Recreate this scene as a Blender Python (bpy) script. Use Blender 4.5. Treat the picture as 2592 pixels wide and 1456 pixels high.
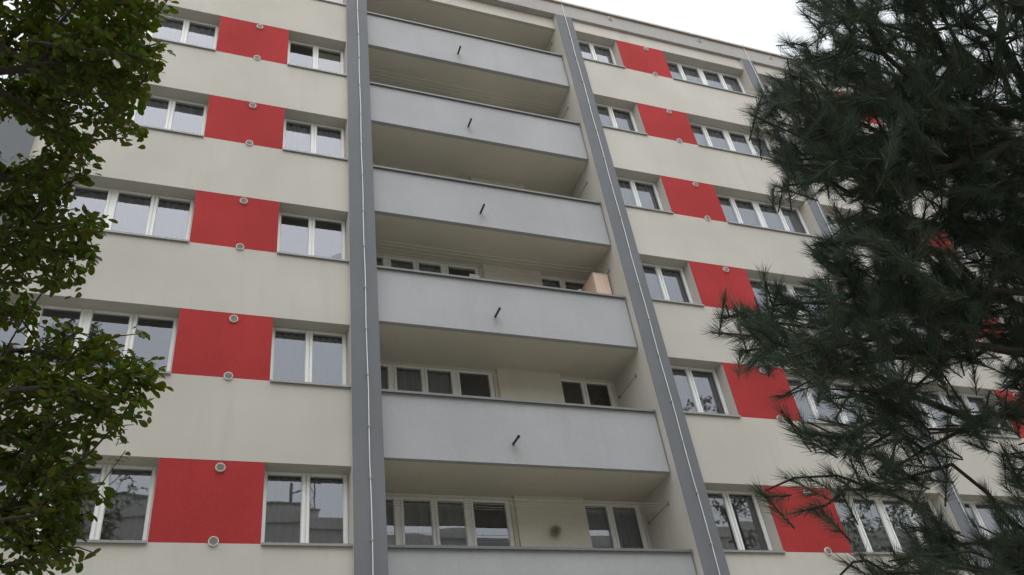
import bpy, math, random
import numpy as np
from mathutils import Matrix, Vector

for _o in list(bpy.data.objects):
    bpy.data.objects.remove(_o)
scene = bpy.context.scene
COL = scene.collection
R = math.radians

# ------------------------------------------------------------------ camera
GROUND = -6.93
cam_data = bpy.data.cameras.new('camera')
cam_data.sensor_width = 36.0
cam_data.lens = 30.567
cam_data.clip_start = 0.05
cam_data.clip_end = 2000
cam = bpy.data.objects.new('camera', cam_data)
COL.objects.link(cam)
_r = Vector((0.93548174, -0.3304899, -0.12510131))
_u = Vector((-0.11442807, -0.61824928, 0.7776079))
_f = Vector((0.33433535, 0.71312289, 0.61617823))
cam.matrix_world = Matrix(((_r.x, _u.x, -_f.x, 0.29467), (_r.y, _u.y, -_f.y, -12.4814),
                           (_r.z, _u.z, -_f.z, -5.32638), (0, 0, 0, 1)))
scene.camera = cam

# ------------------------------------------------------------------ sky, sun, exposure
SUN_EL, SUN_AZ = 68.0, 192.0          # compass-like azimuth, 0 = +Y, clockwise
world = bpy.data.worlds.new('World')
scene.world = world
world.use_nodes = True
wn = world.node_tree
wn.nodes.clear()
w_out = wn.nodes.new('ShaderNodeOutputWorld')
w_bg = wn.nodes.new('ShaderNodeBackground')
w_sky = wn.nodes.new('ShaderNodeTexSky')
w_sky.sky_type = 'NISHITA'
w_sky.sun_disc = False
w_sky.sun_elevation = R(SUN_EL)
w_sky.sun_rotation = R(SUN_AZ)
w_sky.air_density = 3.0
w_sky.dust_density = 1.0
w_sky.ozone_density = 1.0
w_hs = wn.nodes.new('ShaderNodeHueSaturation')      # overcast: the cloud sheet washes the blue out
w_hs.inputs['Saturation'].default_value = 0.22
wn.links.new(w_sky.outputs[0], w_hs.inputs['Color'])
wn.links.new(w_hs.outputs[0], w_bg.inputs[0])
w_bg.inputs[1].default_value = 0.15
wn.links.new(w_bg.outputs[0], w_out.inputs[0])

sun_data = bpy.data.lights.new('sun', 'SUN')
sun_data.energy = 0.5
sun_data.angle = R(60)
sun_data.color = (1.0, 0.96, 0.9)
sun = bpy.data.objects.new('sun', sun_data)
COL.objects.link(sun)
_sd = Vector((math.sin(R(SUN_AZ)) * math.cos(R(SUN_EL)), math.cos(R(SUN_AZ)) * math.cos(R(SUN_EL)), math.sin(R(SUN_EL))))
sun.rotation_euler = (-_sd).to_track_quat('-Z', 'Y').to_euler()

vs = scene.view_settings
vs.view_transform = 'Standard'
vs.look = 'None'
vs.gamma = 1.0
vs.exposure = 0.65
vs.use_curve_mapping = False
scene.cycles.max_bounces = 6
scene.cycles.diffuse_bounces = 4
scene.cycles.glossy_bounces = 3
scene.cycles.use_adaptive_sampling = True
scene.cycles.adaptive_threshold = 0.02
scene.cycles.transparent_max_bounces = 8
scene.cycles.sample_clamp_indirect = 6

# ------------------------------------------------------------------ materials
def new_mat(name):
    m = bpy.data.materials.new(name)
    m.use_nodes = True
    nt = m.node_tree
    nt.nodes.clear()
    out = nt.nodes.new('ShaderNodeOutputMaterial')
    return m, nt, out


def node(nt, kind, **kw):
    n = nt.nodes.new(kind)
    for k, v in kw.items():
        if k in n.inputs:
            n.inputs[k].default_value = v
        else:
            setattr(n, k, v)
    return n


def rgb(c):
    return (c[0], c[1], c[2], 1.0)


def noise_mix(nt, coord, scale, lo, hi, a, b, detail=3.0, vec_scale=None):
    """colour a..b mixed by a noise between lo and hi"""
    src = coord
    if vec_scale:
        mp = node(nt, 'ShaderNodeMapping')
        mp.inputs['Scale'].default_value = vec_scale
        nt.links.new(coord, mp.inputs['Vector'])
        src = mp.outputs[0]
    n = node(nt, 'ShaderNodeTexNoise', Scale=scale, Detail=detail)
    nt.links.new(src, n.inputs['Vector'])
    mr = node(nt, 'ShaderNodeMapRange')
    mr.inputs['From Min'].default_value = lo
    mr.inputs['From Max'].default_value = hi
    nt.links.new(n.outputs['Fac'], mr.inputs['Value'])
    mx = node(nt, 'ShaderNodeMix', data_type='RGBA')
    nt.links.new(mr.outputs[0], mx.inputs[0])
    for v, sock in ((a, mx.inputs[6]), (b, mx.inputs[7])):
        if isinstance(v, tuple):
            sock.default_value = rgb(v)
        else:
            nt.links.new(v, sock)
    return mx.outputs[2], n.outputs['Fac']


def stucco(name, c, rough=0.92, var=0.06, grain=0.10, bump=0.3, spout_patch=False):
    m, nt, out = new_mat(name)
    geo = node(nt, 'ShaderNodeNewGeometry')
    pos = geo.outputs['Position']
    dark = tuple(x * (1 - var) for x in c)
    lite = tuple(min(1, x * (1 + var)) for x in c)
    col, _ = noise_mix(nt, pos, 0.55, 0.35, 0.65, dark, lite, 4)
    # weather streaks that run down the wall
    st, _ = noise_mix(nt, pos, 1.0, 0.52, 0.8, col, tuple(x * 0.945 for x in c), 5, (3.5, 3.5, 0.3))
    g0 = tuple(x * (1 - grain) for x in (1, 1, 1))
    gr, gfac = noise_mix(nt, pos, 45, 0.3, 0.7, g0, (1, 1, 1), 2)
    mul = node(nt, 'ShaderNodeMix', data_type='RGBA', blend_type='MULTIPLY')
    mul.inputs[0].default_value = 1.0
    nt.links.new(st, mul.inputs[6])
    nt.links.new(gr, mul.inputs[7])
    b = node(nt, 'ShaderNodeBsdfPrincipled', Roughness=rough)
    b.inputs['Specular IOR Level'].default_value = 0.2
    # every rendered field was mixed and weathered a little differently
    oi = node(nt, 'ShaderNodeObjectInfo')
    mr = node(nt, 'ShaderNodeMapRange')
    mr.inputs['To Min'].default_value = 0.965
    mr.inputs['To Max'].default_value = 1.02
    nt.links.new(oi.outputs['Random'], mr.inputs['Value'])
    ob_ = node(nt, 'ShaderNodeMix', data_type='RGBA', blend_type='MULTIPLY')
    ob_.inputs[0].default_value = 1.0
    nt.links.new(mul.outputs[2], ob_.inputs[6])
    nt.links.new(mr.outputs[0], ob_.inputs[7])
    final = ob_.outputs[2]
    if spout_patch:
        # darker streaky patch on the render below each drain spout
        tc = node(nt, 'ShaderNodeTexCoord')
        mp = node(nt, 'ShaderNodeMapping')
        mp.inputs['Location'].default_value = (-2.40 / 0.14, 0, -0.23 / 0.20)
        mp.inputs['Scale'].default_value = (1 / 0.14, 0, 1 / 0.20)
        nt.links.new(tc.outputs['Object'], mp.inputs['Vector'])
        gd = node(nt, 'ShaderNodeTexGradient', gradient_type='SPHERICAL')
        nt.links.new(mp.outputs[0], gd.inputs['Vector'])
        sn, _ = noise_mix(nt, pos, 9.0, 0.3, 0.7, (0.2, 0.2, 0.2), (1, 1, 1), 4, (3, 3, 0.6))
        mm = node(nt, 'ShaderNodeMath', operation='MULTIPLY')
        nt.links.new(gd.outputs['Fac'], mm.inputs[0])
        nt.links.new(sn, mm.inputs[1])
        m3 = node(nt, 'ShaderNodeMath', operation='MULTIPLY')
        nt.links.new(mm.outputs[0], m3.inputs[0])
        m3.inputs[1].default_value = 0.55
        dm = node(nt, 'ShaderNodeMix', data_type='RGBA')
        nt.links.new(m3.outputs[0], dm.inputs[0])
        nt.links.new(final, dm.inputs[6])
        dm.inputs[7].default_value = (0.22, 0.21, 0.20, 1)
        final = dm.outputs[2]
    nt.links.new(final, b.inputs['Base Color'])
    bn = node(nt, 'ShaderNodeTexNoise', Scale=260.0, Detail=3.0)
    nt.links.new(pos, bn.inputs['Vector'])
    bu = node(nt, 'ShaderNodeBump', Strength=bump, Distance=0.004)
    nt.links.new(bn.outputs['Fac'], bu.inputs['Height'])
    nt.links.new(bu.outputs[0], b.inputs['Normal'])
    nt.links.new(b.outputs[0], out.inputs[0])
    return m


def plain(name, c, rough=0.5, metal=0.0, var=0.08, scale=6.0, spec=0.5):
    m, nt, out = new_mat(name)
    tc = node(nt, 'ShaderNodeNewGeometry')
    col, fac = noise_mix(nt, tc.outputs['Position'], scale, 0.3, 0.7, tuple(x * (1 - var) for x in c), tuple(min(1, x * (1 + var)) for x in c), 4)
    b = node(nt, 'ShaderNodeBsdfPrincipled', Roughness=rough, Metallic=metal)
    b.inputs['Specular IOR Level'].default_value = spec
    nt.links.new(col, b.inputs['Base Color'])
    nt.links.new(b.outputs[0], out.inputs[0])
    return m


def glass_mat():
    m, nt, out = new_mat('window_glass')
    fr = node(nt, 'ShaderNodeFresnel', IOR=2.4)
    tr = node(nt, 'ShaderNodeBsdfTransparent', Color=(0.86, 0.9, 0.9, 1))
    gl = node(nt, 'ShaderNodeBsdfGlossy', Roughness=0.0, Color=(0.88, 0.90, 1.0, 1))
    geo = node(nt, 'ShaderNodeNewGeometry')
    nz = node(nt, 'ShaderNodeTexNoise', Scale=1.6, Detail=1.0)
    nt.links.new(geo.outputs['Position'], nz.inputs['Vector'])
    bu = node(nt, 'ShaderNodeBump', Strength=0.05, Distance=0.02)
    nt.links.new(nz.outputs['Fac'], bu.inputs['Height'])
    nt.links.new(bu.outputs[0], gl.inputs['Normal'])
    mx = node(nt, 'ShaderNodeMixShader')
    nt.links.new(fr.outputs[0], mx.inputs[0])
    nt.links.new(tr.outputs[0], mx.inputs[1])
    nt.links.new(gl.outputs[0], mx.inputs[2])
    nt.links.new(mx.outputs[0], out.inputs[0])
    return m


def cloth_mat(name, c, see=0.25):
    m, nt, out = new_mat(name)
    d = node(nt, 'ShaderNodeBsdfDiffuse', Color=rgb(c))
    t = node(nt, 'ShaderNodeBsdfTranslucent', Color=rgb(c))
    tr = node(nt, 'ShaderNodeBsdfTransparent')
    a = node(nt, 'ShaderNodeMixShader')
    a.inputs[0].default_value = 0.2
    nt.links.new(d.outputs[0], a.inputs[1])
    nt.links.new(t.outputs[0], a.inputs[2])
    b = node(nt, 'ShaderNodeMixShader')
    b.inputs[0].default_value = see
    nt.links.new(a.outputs[0], b.inputs[1])
    nt.links.new(tr.outputs[0], b.inputs[2])
    nt.links.new(b.outputs[0], out.inputs[0])
    return m


def leaf_mat(name, cols, trans=0.3, rough=0.45, spec=0.35):
    m, nt, out = new_mat(name)
    geo = node(nt, 'ShaderNodeNewGeometry')
    oi = node(nt, 'ShaderNodeObjectInfo')
    ad = node(nt, 'ShaderNodeMath', operation='ADD')
    nt.links.new(geo.outputs['Random Per Island'], ad.inputs[0])
    nt.links.new(oi.outputs['Random'], ad.inputs[1])
    fr = node(nt, 'ShaderNodeMath', operation='FRACT')
    nt.links.new(ad.outputs[0], fr.inputs[0])
    cr = node(nt, 'ShaderNodeValToRGB')
    el = cr.color_ramp.elements
    while len(el) < len(cols):
        el.new(0.5)
    for i, c in enumerate(cols):
        el[i].position = i / (len(cols) - 1)
        el[i].color = rgb(c)
    nt.links.new(fr.outputs[0], cr.inputs[0])
    b = node(nt, 'ShaderNodeBsdfPrincipled', Roughness=rough)
    b.inputs['Specular IOR Level'].default_value = spec
    nt.links.new(cr.outputs[0], b.inputs['Base Color'])
    t = node(nt, 'ShaderNodeBsdfTranslucent')
    hs = node(nt, 'ShaderNodeHueSaturation', Value=1.3, Saturation=1.1)
    nt.links.new(cr.outputs[0], hs.inputs['Color'])
    nt.links.new(hs.outputs[0], t.inputs[0])
    mx = node(nt, 'ShaderNodeMixShader')
    mx.inputs[0].default_value = trans
    nt.links.new(b.outputs[0], mx.inputs[1])
    nt.links.new(t.outputs[0], mx.inputs[2])
    nt.links.new(mx.outputs[0], out.inputs[0])
    return m


def wood_mat(name, c1, c2):
    m, nt, out = new_mat(name)
    geo = node(nt, 'ShaderNodeNewGeometry')
    col, _ = noise_mix(nt, geo.outputs['Position'], 2.0, 0.3, 0.7, c1, c2, 5, (14, 14, 1.2))
    b = node(nt, 'ShaderNodeBsdfPrincipled', Roughness=0.55)
    nt.links.new(col, b.inputs['Base Color'])
    nt.links.new(b.outputs[0], out.inputs[0])
    return m


def bark_mat(name, c1, c2):
    m, nt, out = new_mat(name)
    geo = node(nt, 'ShaderNodeNewGeometry')
    col, fac = noise_mix(nt, geo.outputs['Position'], 12.0, 0.3, 0.7, c1, c2, 6, (2, 2, 0.6))
    b = node(nt, 'ShaderNodeBsdfPrincipled', Roughness=0.95)
    nt.links.new(col, b.inputs['Base Color'])
    bu = node(nt, 'ShaderNodeBump', Strength=0.8, Distance=0.01)
    nt.links.new(fac, bu.inputs['Height'])
    nt.links.new(bu.outputs[0], b.inputs['Normal'])
    nt.links.new(b.outputs[0], out.inputs[0])
    return m


M = {
    'cream': stucco('cream_stucco', (0.548, 0.517, 0.482)),
    'red': stucco('red_stucco', (0.44, 0.046, 0.049), var=0.11, grain=0.3),
    'grey': stucco('dark_grey_stucco', (0.18, 0.188, 0.208), var=0.05),
    'attic': stucco('attic_grey_stucco', (0.40, 0.385, 0.385), var=0.05),
    'pale': stucco('pale_grey_stucco', (0.398, 0.402, 0.424), var=0.06, spout_patch=True),
    'soffit': stucco('loggia_stucco', (0.66, 0.62, 0.55), var=0.04),
    'pvc': plain('white_pvc', (0.80, 0.80, 0.79), 0.35, var=0.03),
    'metal': plain('painted_sheet_metal', (0.27, 0.27, 0.275), 0.28, var=0.06),
    'coping': plain('grey_coping_sheet', (0.15, 0.155, 0.16), 0.28, var=0.08),
    'copper': plain('brown_roof_edge', (0.40, 0.33, 0.28), 0.45, var=0.15),
    'spout': plain('brown_pipe', (0.045, 0.038, 0.036), 0.5),
    'dark': plain('vent_mesh', (0.34, 0.33, 0.31), 0.8),
    'ring': plain('vent_ring_plastic', (0.62, 0.61, 0.57), 0.5),
    'conduit': plain('white_conduit', (0.74, 0.75, 0.76), 0.4, var=0.04),
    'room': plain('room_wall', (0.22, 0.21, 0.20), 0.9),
    'glass': glass_mat(),
    'net': cloth_mat('net_curtain', (0.84, 0.84, 0.86), 0.16),
    'drape': cloth_mat('lined_curtain', (0.72, 0.71, 0.68), 0.08),
    'blind': cloth_mat('beige_blind', (0.70, 0.64, 0.50), 0.0),
    'wood': wood_mat('light_wood', (0.76, 0.58, 0.49), (0.66, 0.48, 0.38)),
    'string': plain('clothes_cord', (0.42, 0.41, 0.36), 0.8),
    'white': plain('white_board', (0.75, 0.74, 0.74), 0.6),
    'moss': leaf_mat('dry_moss', [(0.40, 0.40, 0.30), (0.52, 0.51, 0.40)], 0.1, 0.9, 0.0),
    'lawn': plain('lawn', (0.25, 0.24, 0.19), 0.95, var=0.3, scale=1.5),
    'leaf': leaf_mat('leaf_green', [(0.038, 0.076, 0.009), (0.060, 0.098, 0.011), (0.072, 0.076, 0.010), (0.092, 0.104, 0.015)], 0.42),
    'needle': leaf_mat('pine_needle', [(0.044, 0.084, 0.062), (0.066, 0.106, 0.080), (0.092, 0.088, 0.062), (0.068, 0.116, 0.080)], 0.18, 0.6, 0.2),
    'bark': bark_mat('pine_bark', (0.030, 0.024, 0.020), (0.055, 0.042, 0.034)),
    'bark2': bark_mat('smooth_bark', (0.035, 0.030, 0.022), (0.065, 0.055, 0.042)),
    'block': stucco('block_render', (0.66, 0.65, 0.62)),
    'blockdark': plain('block_band', (0.30, 0.30, 0.30), 0.8),
    'steel': plain('galvanised_steel', (0.22, 0.22, 0.23), 0.5),
}

# ------------------------------------------------------------------ object helpers
WLOC = {}


def link(name, data, parent=None, loc=(0, 0, 0), rot=None):
    """link an object; loc is its world position, also when it has a parent"""
    o = bpy.data.objects.new(name, data)
    COL.objects.link(o)
    loc = Vector(loc)
    WLOC[o.name] = loc
    if parent is not None:
        o.parent = parent
        o.location = loc - WLOC[parent.name]
    else:
        o.location = loc
    if rot is not None:
        o.rotation_euler = rot
    return o


def tag(o, label=None, cat=None, group=None, kind=None):
    for k, v in (('label', label), ('category', cat), ('group', group), ('kind', kind)):
        if v:
            o[k] = v
    return o


class MB:
    """collects boxes, tubes and quads into one mesh"""

    def __init__(self):
        self.v, self.f = [], []

    def box(self, x0, x1, y0, y1, z0, z1):
        b = len(self.v)
        self.v += [(x0, y0, z0), (x1, y0, z0), (x1, y1, z0), (x0, y1, z0),
                   (x0, y0, z1), (x1, y0, z1), (x1, y1, z1), (x0, y1, z1)]
        self.f += [(b, b + 3, b + 2, b + 1), (b + 4, b + 5, b + 6, b + 7), (b, b + 1, b + 5, b + 4),
                   (b + 1, b + 2, b + 6, b + 5), (b + 2, b + 3, b + 7, b + 6), (b + 3, b, b + 4, b + 7)]
        return self

    def prism(self, pts, x0, x1):
        """profile of (y, z) points swept along x"""
        b, n = len(self.v), len(pts)
        self.v += [(x0, y, z) for y, z in pts] + [(x1, y, z) for y, z in pts]
        for i in range(n):
            j = (i + 1) % n
            self.f.append((b + i, b + j, b + n + j, b + n + i))
        self.f += [tuple(b + i for i in range(n))[::-1], tuple(b + n + i for i in range(n))]
        return self

    def tube(self, pts, rad, n=8, cap=True):
        pts = [Vector(p) for p in pts]
        b = len(self.v)
        if not hasattr(rad, '__len__'):
            rad = [rad] * len(pts)
        for i, p in enumerate(pts):
            d = (pts[min(i + 1, len(pts) - 1)] - pts[max(i - 1, 0)]).normalized()
            a = d.orthogonal() if i == 0 else (a - d * a.dot(d))
            a = a.normalized()
            c = d.cross(a)
            for k in range(n):
                t = 2 * math.pi * k / n
                self.v.append(tuple(p + (a * math.cos(t) + c * math.sin(t)) * rad[i]))
        for i in range(len(pts) - 1):
            for k in range(n):
                q = (k + 1) % n
                self.f.append((b + i * n + k, b + i * n + q, b + (i + 1) * n + q, b + (i + 1) * n + k))
        if cap:
            self.f.append(tuple(b + k for k in range(n))[::-1])
            self.f.append(tuple(b + (len(pts) - 1) * n + k for k in range(n)))
        return self

    def mesh(self, name, mat, smooth=False):
        me = bpy.data.meshes.new(name)
        me.from_pydata(self.v, [], self.f)
        me.materials.append(mat)
        if smooth:
            me.polygons.foreach_set('use_smooth', [True] * len(me.polygons))
        me.update()
        return me

    def build(self, name, mat, parent=None, loc=(0, 0, 0), smooth=False, rot=None):
        return link(name, self.mesh(name, mat, smooth), parent, loc, rot)


def part_box(name, mat, parent, x0, x1, y0, y1, z0, z1):
    """a box part whose origin sits at its lower front corner"""
    return MB().box(0, x1 - x0, 0, y1 - y0, 0, z1 - z0).build(name, mat, parent, (x0, y0, z0))


rng = random.Random(7)

# ------------------------------------------------------------------ ground
g = MB()
g.box(-300, 300, -300, 300, -0.5, 0)
tag(g.build('ground', M['lawn'], None, (0, 0, GROUND)), kind='structure')

# ------------------------------------------------------------------ the apartment building
H, WH = 2.8, 1.313
LEVELS = range(6)
PF = -0.09                      # front of the pillars
BLD = link('apartment_building', None, None, (12.0, 6.0, GROUND))
tag(BLD, 'cream six-storey apartment block with red panels, grey pillars and grey loggia parapets', 'building')

X0, X1 = -3.49, 27.50
part_box('building_core', M['cream'], BLD, X0 + 0.01, X1 - 0.01, 3.2, 12.5, GROUND, 16.2)
part_box('lower_wall', M['cream'], BLD, X0 + 0.02, X1 - 0.02, 0.0, 3.0, GROUND, -1.49)
part_box('roof_slab', M['grey'], BLD, X0 + 0.02, X1 - 0.02, 0.33, 12.4, 16.21, 16.33)

# pillars: cream pier with a grey rendered front, white conduit clipped to it
def pillar(x0, x1, cable_x=None):
    p = part_box('pillar', M['cream'], BLD, x0, x1, PF + 0.012, 3.0, -1.488, 15.768)
    part_box('pillar_front', M['grey'], p, x0, x1, PF, PF + 0.012, GROUND, 15.768)
    if cable_x:
        c = MB()
        pts = []
        for i in range(36):
            z = -6.5 + i * 0.66
            pts.append((cable_x + 0.006 * math.sin(i * 1.7 + x0), PF - 0.022, min(z, 16.46)))
        pts.append((cable_x, PF - 0.075, 16.47))
        pts.append((cable_x, PF + 0.1, 16.50))
        c.tube(pts, 0.0085, 6)
        c.build('conductor_cable', M['conduit'], p)
        clip = MB().box(-0.022, 0.022, -0.036, 0, -0.012, 0.012).mesh('cable_clip', M['dark'])
        z = -0.9
        while z < 15.6:
            link('cable_clip', clip, p, (cable_x, PF, z + rng.uniform(-0.05, 0.05)))
            z += 0.98


pillar(X0, -2.83)
pillar(2.86, 3.37, 3.135)
pillar(8.80, 9.31, 9.09)
pillar(15.02, 15.42, 15.31)
pillar(21.08, 21.58, 21.33)
pillar(27.0, X1)

# vents
def ring_mesh(r, d):
    v, f, n = [], [], 24
    prof = [(r, 0), (r, -d * 0.8), (r * 0.96, -d), (r * 0.82, -d), (r * 0.79, -d * 0.9), (r * 0.79, 0)]
    for k in range(n):
        t = 2 * math.pi * k / n
        for q, y in prof:
            v.append((q * math.cos(t), y, q * math.sin(t)))
    m = len(prof)
    for k in range(n):
        j = (k + 1) % n
        for i in range(m - 1):
            f.append((k * m + i, k * m + i + 1, j * m + i + 1, j * m + i))
    me = bpy.data.meshes.new('vent_ring')
    me.from_pydata(v, [], f)
    me.materials.append(M['ring'])
    return me


def grille_mesh(r, d):
    mb = MB()
    n = 20
    mb.v += [(r * math.cos(2 * math.pi * k / n), -d * 0.5, r * math.sin(2 * math.pi * k / n)) for k in range(n)]
    mb.f.append(tuple(range(n)))
    for i in range(-3, 4):
        z = i * r / 4.2
        w = math.sqrt(max(0, r * r - z * z))
        mb.box(-w, w, -d * 0.72, -d * 0.5, z - 0.003, z + 0.003)
    return mb.mesh('vent_grille', M['dark'])


RING, GRILLE = ring_mesh(0.073, 0.034), grille_mesh(0.058, 0.05)


def vent(parent, x, y, z):
    link('vent_ring', RING, parent, (x, y, z))
    link('vent_grille', GRILLE, parent, (x, y, z))


# windows
FRAME_CACHE = {}
YF = 0.285                      # front of the window frames


def unit_frame(mb, x, w, z0, h, sashes, fl=0.018, fr=0.018):
    """one PVC window unit; returns the pane rectangles (fl, fr: outer frame left free by the insulation)"""
    so, d, ft, fb = 0.056, 0.075, 0.012, 0.03
    mb.box(x, x + fl, 0, d, z0, z0 + h).box(x + w - fr, x + w, 0, d, z0, z0 + h)
    mb.box(x + fl, x + w - fr, 0, d, z0, z0 + fb).box(x + fl, x + w - fr, 0, d, z0 + h - ft, z0 + h)
    panes = []
    post = 0.022
    inner = w - fl - fr
    sw = (inner - (sashes - 1) * post) / sashes
    for i in range(sashes):
        a = x + fl + i * (sw + post)
        if i:
            mb.box(a - post, a, 0.004, d, z0 + fb, z0 + h - ft)
        c0, c1, e0, e1 = a + 0.002, a + sw - 0.002, z0 + fb + 0.002, z0 + h - ft - 0.002
        yo = -0.014
        # sash bars with a chamfered inner edge towards the glass
        for q0, q1 in ((c0, c0 + so), (c1, c1 - so)):
            o = 0.014 if q1 > q0 else -0.014
            b = len(mb.v)
            mb.v += [(q0, yo, e0), (q1 - o, yo, e0), (q1, yo + 0.03, e0), (q1, d - 0.01, e0), (q0, d - 0.01, e0)]
            mb.v += [(q0, yo, e1), (q1 - o, yo, e1), (q1, yo + 0.03, e1), (q1, d - 0.01, e1), (q0, d - 0.01, e1)]
            for k in range(5):
                j = (k + 1) % 5
                mb.f.append((b + k, b + j, b + 5 + j, b + 5 + k))
            mb.f += [(b, b + 4, b + 3, b + 2, b + 1), (b + 5, b + 6, b + 7, b + 8, b + 9)]
        mb.box(c0 + so, c1 - so, yo + 0.002, d - 0.01, e0, e0 + so).box(c0 + so, c1 - so, yo + 0.002, d - 0.01, e1 - so * 0.8, e1)
        panes.append((c0 + so - 0.004, c1 - so + 0.004, e0 + so - 0.004, e1 - so * 0.8 + 0.004))
    return panes


def curtain_mesh(w, h, seed, mat, top=0.0):
    r = random.Random(seed)
    n = max(8, int(w / 0.022))
    v, f = [], []
    ph, fr = r.uniform(0, 6), r.uniform(38, 55)
    for i in range(n + 1):
        x = w * i / n
        y = 0.028 * math.sin(x * fr + ph + 0.8 * math.sin(x * 7 + ph)) + 0.012 * math.sin(x * 17 + ph)
        v += [(x, y * 1.2, 0.0), (x + 0.004 * math.sin(x * 30), y, h * 0.5), (x, y * 0.55, h)]
    for i in range(n):
        b = i * 3
        f += [(b, b + 3, b + 4, b + 1), (b + 1, b + 4, b + 5, b + 2)]
    me = bpy.data.meshes.new('curtain')
    me.from_pydata(v, [], f)
    me.materials.append(mat)
    me.polygons.foreach_set('use_smooth', [True] * len(me.polygons))
    return me


PANE_CACHE, CURT_CACHE = {}, {}


def window(x0, x1, z0, units, yf=YF, zb=0.028, ht=WH, sill=True, curtain='net', depth=1.25, name='window', parent=None):
    """units: list of (x, width, sashes) measured from x0"""
    parent = parent or BLD
    key = (tuple((round(a, 3), round(b, 3), c) for a, b, c in units), round(zb, 3), round(ht, 3))
    if key not in FRAME_CACHE:
        mb, panes = MB(), []
        for ui, (ux, uw, n) in enumerate(units):
            panes += unit_frame(mb, ux, uw, zb, ht - zb, n, 0.035 if ui or not sill else 0.018, 0.035 if ui < len(units) - 1 or not sill else 0.018)
        FRAME_CACHE[key] = (mb.mesh('window_frame', M['pvc']), panes)
    me, panes = FRAME_CACHE[key]
    w = link(name, me, parent, (x0, yf, z0))
    for a, b, c, d in panes:
        pk = (round(b - a, 3), round(d - c, 3))
        if pk not in PANE_CACHE:
            mb = MB()
            hw, hh = (b - a) / 2, (d - c) / 2
            mb.v += [(-hw, 0, -hh), (hw, 0, -hh), (hw, 0, hh), (-hw, 0, hh)]
            mb.f.append((0, 1, 2, 3))
            PANE_CACHE[pk] = mb.mesh('pane', M['glass'])
        link('pane', PANE_CACHE[pk], w, (x0 + (a + b) / 2, yf + 0.02, z0 + (c + d) / 2),
             (R(rng.uniform(-0.25, 0.25)), 0, R(rng.uniform(-0.35, 0.35))))
    if sill:
        W = x1 - x0
        mb = MB()
        mb.prism([(YF + 0.0 - yf + 0.005, 0.030), (-yf - 0.045, 0.008), (-yf - 0.045, -0.030), (-yf - 0.003, -0.024), (-yf - 0.003, 0.001), (YF - yf + 0.005, 0.001)], 0.004, W - 0.004)
        mb.build('sill', M['metal'], w, (x0, yf, z0))
    # the room behind, closed but for the window
    mb = MB()
    a, b = units[0][0] - 0.02, units[-1][0] + units[-1][1] + 0.02
    lo, hi = zb - 0.02, ht + 0.15
    if sill:
        lo = -0.4
    mb.v += [(a, 0.08, lo), (b, 0.08, lo), (b, 0.08, hi), (a, 0.08, hi), (a, depth, lo), (b, depth, lo), (b, depth, hi), (a, depth, hi)]
    mb.f += [(0, 4, 5, 1), (1, 5, 6, 2), (2, 6, 7, 3), (3, 7, 4, 0), (4, 7, 6, 5)]
    mb.build('room', M['room'], w, (x0, yf, z0))
    if curtain:
        for ux, uw, n in units:
            style = curtain
            ck = (style, round(uw, 3), round(ht - zb, 3), rng.randrange(3))
            if ck not in CURT_CACHE:
                CURT_CACHE[ck] = curtain_mesh(uw - 0.1, ht - zb - 0.06, hash(ck[1:]) % 999, M[style])
            link('curtain', CURT_CACHE[ck], w, (x0 + ux + 0.05, yf + rng.uniform(0.105, 0.125), z0 + zb))
    return w


def big_units(w):
    return [(0.005, w / 2 - 0.005, 2), (w / 2, w / 2 - 0.005, 2)]


def small_units(w):
    return [(0.005, w - 0.01, 2)]


CURT = {}
for _k in LEVELS:
    for _b in 'ABC':
        for _w in 'bs':
            CURT[(_b, _w, _k)] = rng.choice(['net', 'net', 'drape', 'net', None])
CURT.update({('A', 's', 0): 'drape', ('B', 's', 0): 'drape', ('B', 's', 1): 'net', ('A', 's', 1): 'net', ('A', 'b', 0): 'drape', ('A', 'b', 1): None,
             ('B', 's', 3): 'net', ('B', 's', 4): 'net', ('B', 's', 5): 'net', ('B', 'b', 3): 'net', ('B', 'b', 4): 'net', ('B', 'b', 5): 'net', ('A', 's', 3): 'net', ('A', 'b', 3): 'net', ('A', 's', 4): None})


def plain_bay(tagname, xa, xb, big, red, small, vx):
    for k in range(-1, 6):
        z0 = k * H + WH
        z1 = (k + 1) * H if k < 5 else 15.766
        part_box('wall_band', M['cream'], BLD, xa, xb, 0.0, 0.32, z0 if k >= 0 else -1.488, z1)
    for k in LEVELS:
        z = k * H
        pier = part_box('pier', M['cream'], BLD, red[0], red[1], 0.014, 0.34, z + 0.001, z + WH - 0.001)
        rp = part_box('red_panel', M['red'], pier, red[0] + 0.001, red[1] - 0.001, 0.002, 0.014, z + 0.001, z + WH - 0.001)
        vent(pier, vx, 0.002, z + 0.022)
        vent(pier, vx + rng.uniform(-0.01, 0.01), 0.002, z + 1.185)
        window(big[0], big[1], z, big_units(big[1] - big[0]), curtain=CURT[(tagname, 'b', k)])
        wn_ = window(small[0], small[1], z, small_units(small[1] - small[0]), curtain=CURT[(tagname, 's', k)])
        if tagname == 'A' and k == 4:
            mb = MB().box(0, 0.55, 0, 0.004, 0, 1.16)
            mb.build('blind', M['blind'], wn_, (small[0] + 0.70, YF + 0.10, z + 0.06))


plain_bay('A', -2.83, 2.86, (-2.83, 0.0), (0.0, 1.526), (1.526, 2.86), 0.87)
plain_bay('B', 9.31, 15.02, (12.19, 15.02), (10.66, 12.19), (9.31, 10.66), 11.62)
plain_bay('C', 15.42, 21.08, (15.42, 18.22), (18.22, 19.74), (19.74, 21.08), 18.85)

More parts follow.
